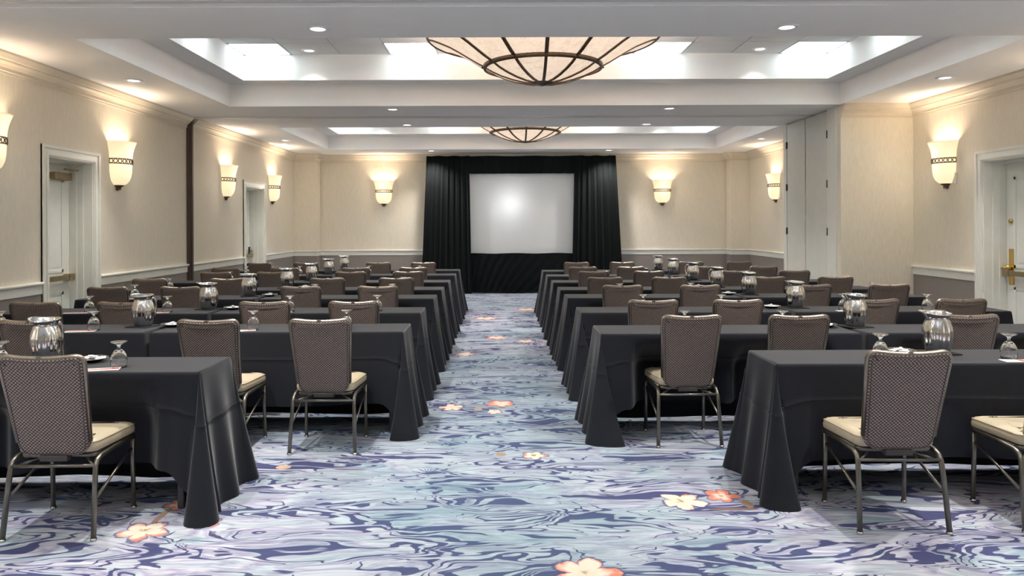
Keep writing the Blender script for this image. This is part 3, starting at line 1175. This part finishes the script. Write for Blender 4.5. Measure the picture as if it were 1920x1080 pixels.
def cloth(x0, x1, y0, y1, end_l, end_r, pushes, seed, swf=1.0):
    """end_l / end_r: 'aisle' floor-length flared end, 'wall' plain flared end, 'seam' tight end. pushes: (chair x, seat front y)."""
    rnd = random.Random(seed)
    zt = TZ + .004
    per = []            # x, y, nx, ny, flare, hem, tag
    e = .006
    flare = {'aisle': .095, 'wall': .09, 'seam': .004}
    cfl = {'aisle': (.29, .14), 'wall': (.13, .12), 'seam': (.006, .006)}
    chem = {'aisle': .002, 'wall': .01, 'seam': .05}
    near_h, far_h = .215, .03
    nside = 56
    L = x1 - x0
    ph = [rnd.uniform(0, 6.28) for _ in range(8)]
    rnd_c = {k_: rnd.random() for k_ in flare}

    def side(near):
        pts = []
        for i in range(nside + 1):
            u = i / nside
            x = x0 + L * u if near else x1 - L * u
            y = y0 - e if near else y1 + e
            dl, dr = x - x0, x1 - x
            fl = .012 + .006 * sin(x * 9 + ph[0]) + .004 * sin(x * 21 + ph[1])
            h = near_h + .012 * sin(x * 4 + ph[2]) if near else far_h + .008 * sin(x * 5 + ph[3])
            for d, en in ((dl, end_l), (dr, end_r)):
                q = 1 - sstep(0, .30, d)
                fl += q * q * (cfl[en][0 if near else 1] * .28)
                q2 = 1 - sstep(.0, .16, d)
                h = h * (1 - q2 * .45) + (chem[en] + .02) * q2 * .45
            pts.append((x, y, 0, -1 if near else 1, fl, h, 0.0))
        return pts

    def corner(px, py, a0, en, near):
        pts = []
        n = 20
        prev_h = near_h if near else far_h
        for i in range(1, n):
            s = i / n
            a = a0 + (pi / 2) * s
            # the end direction is at s=1 for a near-right or far-left corner, else at s=0
            w = s if ((near and px > (x0 + x1) / 2) or (not near and px < (x0 + x1) / 2)) else 1 - s
            F_ = cfl[en][0 if near else 1]
            base = .28 * F_ * (1 - w) + flare[en] * w
            if near:
                bp = math.exp(-((w - .40) / .26) ** 2)
                sw = F_ * .95 * swf * math.exp(-((w - .28) / .20) ** 2) * (-1 if px > (x0 + x1) / 2 else 1)
                fl = base + F_ * .62 * bp * (.85 + .3 * rnd_c[en])
            else:
                fl = base + F_ * .7 * sin(pi * w)
                sw = 0.0
            hh = prev_h * (1 - sstep(0, .22, w)) * .55 + chem[en]
            pts.append((px, py, cos(a), sin(a), fl, hh, sw))
        return pts

    def end(right):
        pts = []
        n = 16
        en = end_r if right else end_l
        for i in range(n + 1):
            u = i / n
            y = y0 + (y1 - y0) * u if right else y1 - (y1 - y0) * u
            v = (y - y0) / (y1 - y0)
            fl = flare[en] * (1 + .28 * sin(v * 2 * pi * 1.6 + ph[5])) if en != 'seam' else flare[en]
            pts.append((x1 + e if right else x0 - e, y, 1 if right else -1, 0, fl, chem[en] if en != 'seam' else .03, 0.0))
        return pts

    per += side(True)
    per += corner(x1 + e * .7, y0 - e * .7, -pi / 2, end_r, True)
    per += end(True)
    per += corner(x1 + e * .7, y1 + e * .7, 0, end_r, False)
    per += side(False)
    per += corner(x0 - e * .7, y1 + e * .7, pi / 2, end_l, False)
    per += end(False)
    per += corner(x0 - e * .7, y0 - e * .7, pi, end_l, True)
    zs = [1.0, .985, .96, .92, .86, .80, .74, .68, .645, .635, .63, .62, .58, .52, .44, .36, .28, .20, .13, .07, .03, 0.0]
    loops = []
    for lev in zs:
        row = []
        tt = 1 - lev
        for (x, y, nx, ny, fl, h, sw) in per:
            z = h + (zt - h) * lev
            g = tt ** 1.15
            d = fl * g + (.004 * min(1, tt / .02))
            if .62 < lev < .64:
                d += .0035
            X, Y = x + nx * d + sw * tt ** 1.4, y + ny * d
            if ny < -.9:
                for cx, sf in pushes:
                    need = sf + .016 - y0
                    if need <= 0:
                        continue
                    room = (cx - x0 - .19) if X < cx else (x1 - .19 - cx)
                    bxx = 1 - sstep(.25, max(.285, min(.42, room)), abs(X - cx))
                    bz = min(1.0, max(0.0, (TZ - .05 - z) / (TZ - .05 - .485)))
                    Y = max(Y, Y + (need + fl * g + e) * bxx * bz)
            row.append((X, Y, z))
        loops.append(row)
    mb = MB()
    # top: rounded edge ring then flat
    m = len(per)
    inner = [(x - nx * .008, y - ny * .008, zt + .003) for (x, y, nx, ny, fl, h, sw) in per]
    mb.loops([inner] + loops, False, False, True)
    mb.add(inner, [tuple(reversed(range(m)))], False)
    return mb


# rows: far-edge depth of the tables, chair depth (rear feet), chair pixel columns, glass offsets
RIGHT = [
    dict(far=4.63, ch=3.68, px=[1694, 2006], x0=1.545),
    dict(far=5.80, ch=5.12, px=[1293, 1493, 1806, 2006]),
    dict(far=7.09, ch=6.17, px=[1222, 1380, 1633, 1795]),
    dict(far=8.42, ch=7.66, px=[1166, 1311, 1518, 1662]),
    dict(far=9.40, ch=8.82, px=[1133, 1253, 1437, 1564]),
    dict(far=10.57, ch=9.98, px=[1112, 1215, 1378, 1487]),
    dict(far=11.78, ch=11.02, px=[1092, 1182, 1329, 1430]),
    dict(far=12.97, ch=12.42, px=[1080, 1166, 1294, 1384]),
]
LEFT = [
    dict(far=4.46, ch=3.63, px=[88, -222], x0=-1.62),
    dict(far=5.95, ch=4.98, px=[602, 395, 65, -140]),
    dict(far=7.13, ch=6.15, px=[665, 499, 235, 71]),
    dict(far=8.42, ch=7.66, px=[709, 565, 341, 206]),
    dict(far=9.50, ch=8.85, px=[744, 615, 430, 283]),
    dict(far=10.70, ch=10.05, px=[766, 658, 512, 406]),
    dict(far=12.10, ch=11.03, px=[775, 668, 535, 425]),
    dict(far=13.30, ch=12.52, px=[794, 710, 574, 487]),
]
L1, L2 = 1.85, 1.90


def make_pitcher():
    t = thing('water_pitcher', '', 'pitcher', (0, 0, 0), 0, 'steel water pitchers')
    prof = [(.054, .0), (.062, .004), (.070, .022), (.079, .055), (.084, .09), (.085, .12), (.081, .15), (.072, .178), (.064, .196), (.061, .206), (.066, .216), (.074, .226), (.078, .232)]
    n = 60
    loops = []
    for r, z in prof + [(r - .003, z) for r, z in reversed(prof[1:])]:
        rr = []
        for i in range(n):
            a = 2 * pi * i / n
            bul = min(1.0, max(0.0, z / .03)) * min(1.0, max(0.0, (.195 - z) / .03))
            q = r * (1 - .085 * bul * (1 - abs(cos(5 * a)) ** .7))
            up = max(0.0, min(1.0, (z - .196) / .036))
            d = max(0.0, cos(a + pi)) ** 6      # spout at -x
            q += up * .032 * d
            zz = z + up * (.010 * d + .012 * (sin(a) * .5 + .5))
            rr.append((q * cos(a), q * sin(a), zz))
        loops.append(rr)
    MB().loops(loops, True, True, True).build('body', M['steel'], t)
    h = MB()
    h.tube([(.0, .062, .205), (.0, .095, .207), (.0, .118, .178), (.0, .122, .12), (.0, .105, .07), (.0, .076, .055)], .007, 8, 1.4)
    h.build('handle', M['steel'], t)
    return t


def make_goblet():
    o_ = [(.0385, .0), (.0405, .001), (.0430, .018), (.0450, .034), (.0435, .052), (.0375, .070), (.028, .087), (.018, .098), (.0095, .104), (.008, .112), (.010, .122), (.020, .131), (.036, .137), (.0425, .141), (.0425, .1435), (.030, .143), (.0, .142)]
    i_ = [(.0, .092), (.014, .091), (.025, .082), (.0350, .067), (.0410, .051), (.0425, .034), (.0405, .018), (.0385, .0)]
    mb = MB().lathe(i_ + o_, 28)
    return mb.mesh('water_goblet', M['glass'])


def make_dish():
    t = thing('candy_dish', '', 'dish', (0, 0, 0), 0, 'black candy dishes')
    MB().lathe([(0, .0), (.040, .0), (.045, .004), (.066, .014), (.082, .021), (.084, .024), (.081, .024), (.064, .017), (.042, .009), (0, .008)], 32).build('bowl', M['black_dish'], t)
    MB().torus(.083, .0018, (0, 0, .024), 32, 5).build('rim', M['steel'], t)
    return t


def candy_mesh():
    mb = MB()
    prof = [(0, -.016), (.006, -.015), (.009, -.010), (.0095, 0), (.009, .010), (.006, .015), (0, .016)]
    loops = []
    for r, z in prof[1:-1]:
        loops.append([(z, r * cos(2 * pi * i / 10), r * .8 * sin(2 * pi * i / 10)) for i in range(10)])
    mb.loops(loops, True, True, True)
    for s in (-1, 1):
        mb.loops([[(s * .014, .003 * cos(2 * pi * i / 8), .003 * sin(2 * pi * i / 8)) for i in range(8)],
                  [(s * .026, .011 * cos(2 * pi * i / 8), .006 * sin(2 * pi * i / 8)) for i in range(8)]], True, True, True)
    return mb.mesh('wrapped_mint', M['candy'])


def make_card():
    t = thing('note_card', '', 'card', (0, 0, 0), 0, 'printed note cards')
    MB().box(-.105, .105, -.038, .038, 0, .0015).build('card_sheet', M['card'], t)
    return t


chair0 = make_chair()
pitcher0 = make_pitcher()
gob_me = make_goblet()
dish0 = make_dish()
mint_me = candy_mesh()
card_me = MB().box(-.105, .105, -.04, .04, 0, .0015).mesh('note_card', M['card'])
band_me = MB().box(-.100, .100, -.012, .016, .0014, .0019).mesh('red_band', M['red_print'])
mark_me = MB().box(-.014, .020, -.030, .030, .0014, .0019).mesh('red_mark', M['red_print'])
nap_me = MB().box(-.092, .092, -.092, .092, 0, .006, .002).mesh('napkin', M['napkin'])
first = {}
tables = {}


def place(kind, src, loc, rz, label, group=None):
    if kind not in first:
        first[kind] = True
        src.location, src.rotation_euler = loc, (0, 0, rz)
        src['label'] = label
        if group:
            src['group'] = group
        return src
    return dup(src, loc, rz, label, group)


def single(name, me, loc, rz, label, cat, group, rx=0.0):
    o = bpy.data.objects.new(name, me)
    COL.objects.link(o)
    o.location = loc
    o.rotation_euler = (rx, 0, rz)
    return tag(o, label, cat, group)


ZTOP = TZ + .0075
rnd = random.Random(11)
PITCH = {('right', 0): 1757, ('right', 1): 1603, ('right', 2): 1491, ('right', 3): 1404, ('right', 4): 1344, ('right', 5): 1299, ('right', 6): 1262, ('right', 7): 1234,
         ('left', 0): 85, ('left', 1): 268, ('left', 2): 391, ('left', 3): 467, ('left', 4): 538, ('left', 5): 584, ('left', 6): 617, ('left', 7): 646}
GLASS = {('right', 0): [1650, 1891], ('left', 0): [222, 0]}

for sname, rows in (('left', LEFT), ('right', RIGHT)):
    sg = -1 if sname == 'left' else 1
    for r, row in enumerate(rows):
        far, near = row['far'], row['far'] - TD
        rname = ORD[r]
        chx = [px_xy(p, row['ch']) for p in row['px']]
        sf = row['ch'] + CH_SEATF + .012
        jits = [rnd.uniform(-.012, .012) for _ in chx]
        pushes = [(x, sf + j) for x, j in zip(chx, jits)]
        xa = row.get('x0', sg * .725)
        spans = [(xa, xa + sg * L1)]
        if r > 0:
            spans.append((xa + sg * (L1 + .055), xa + sg * (L1 + .055 + L2)))
        for ti, (p, q) in enumerate(spans):
            x0, x1 = min(p, q), max(p, q)
            pos = 'aisle-end' if ti == 0 else 'wall-end'
            Lr = x1 - x0
            key = (round(Lr, 3), r == 0)
            at_ = ((x0 + x1) / 2, near, 0)
            if key not in tables:
                tb = tables[key] = make_table(Lr, .115 if r == 0 else .085)
                tb.location = at_
            else:
                tb = dup(tables[key], at_, 0, '')
            tb['label'] = f'grey-legged {pos} folding table under black cloth, {rname} row {sname} of the aisle'
            ends = ['aisle', 'seam'] if ti == 0 else ['seam', 'wall']
            if r == 0:
                ends = ['aisle', 'wall']
            el, er = (ends[0], ends[1]) if sg > 0 else (ends[1], ends[0])
            mb = cloth(x0, x1, near, far, el, er, pushes, 100 * r + 10 * ti + (sg > 0), .3 if (r == 0 and sg < 0) else rnd.uniform(.5, 1.1))
            o = mb.build('tablecloth', M['cloth'])
            tag(o, f'black cloth on the {pos} table, {rname} row {sname} of the aisle', 'tablecloth', 'black tablecloths')
        for ci, x in enumerate(chx):
            place('chair', chair0, (x, row['ch'] + jits[ci], 0), rnd.uniform(-.025, .025),
                  f'brown woven-back banquet chair, {rname} row {sname} of the aisle, {NTH[ci]} from the aisle')
            # goblet and card at each seat
            gy = near + .13 + rnd.uniform(-.02, .03)
            if (sname, r) in GLASS:
                gx = px_xy(GLASS[(sname, r)][ci], gy)
            else:
                gx = x + .03 + rnd.uniform(-.03, .05)
            single('water_goblet', gob_me, (gx, gy, ZTOP), rnd.uniform(0, 6), f'upturned glass goblet, {rname} row {sname} of the aisle, {NTH[ci]} from the aisle', 'goblet', 'upturned water goblets')
            if sname == 'right':
                cxp, cyp, rz = gx + .02, near + .062, rnd.uniform(-.15, .1)
            else:
                cxp, cyp, rz = gx - .075, near + .066, rnd.uniform(.15, .35)
            c = single('note_card', card_me, (cxp, cyp, ZTOP), rz, f'white and red card, {rname} row {sname} of the aisle, {NTH[ci]} from the aisle', 'card', 'note cards beside the goblets')
            bme = bpy.data.objects.new('red_print', band_me if sname == 'left' else mark_me)
            COL.objects.link(bme)
            bme.parent = c
        ppx = PITCH[(sname, r)]
        py = near + .325
        px_ = px_xy(ppx, py)
        single('napkin', nap_me, (px_, py, ZTOP), rnd.uniform(-.5, .5), f'black napkin under the pitcher, {rname} row {sname} of the aisle', 'napkin', 'black napkins under the pitchers')
        place('pitcher', pitcher0, (px_, py, ZTOP + .0062), rnd.uniform(-.5, .3) if sname == 'left' else rnd.uniform(-.2, .9),
              f'ribbed steel water pitcher, {rname} row {sname} of the aisle')
        dxp, dyp = px_ - sg * .235, near + .30
        if r == 0 and sname == 'left':
            dxp = px_xy(172, dyp)
        place('dish', dish0, (dxp, dyp, ZTOP), 0, f'black candy dish beside the pitcher, {rname} row {sname} of the aisle')
        for q in range(7):
            a, rad = rnd.uniform(0, 6.28), (.0 if q == 6 else rnd.uniform(.025, .05))
            single('wrapped_mint', mint_me, (dxp + rad * cos(a), dyp + rad * sin(a), ZTOP + .021 + (.012 if q == 6 else 0)), rnd.uniform(0, 6),
                   f'white wrapped mint in the black dish, {rname} row {sname} of the aisle', 'mint', f'mints in the dish of the {rname} {sname} row', rnd.uniform(-.3, .3))
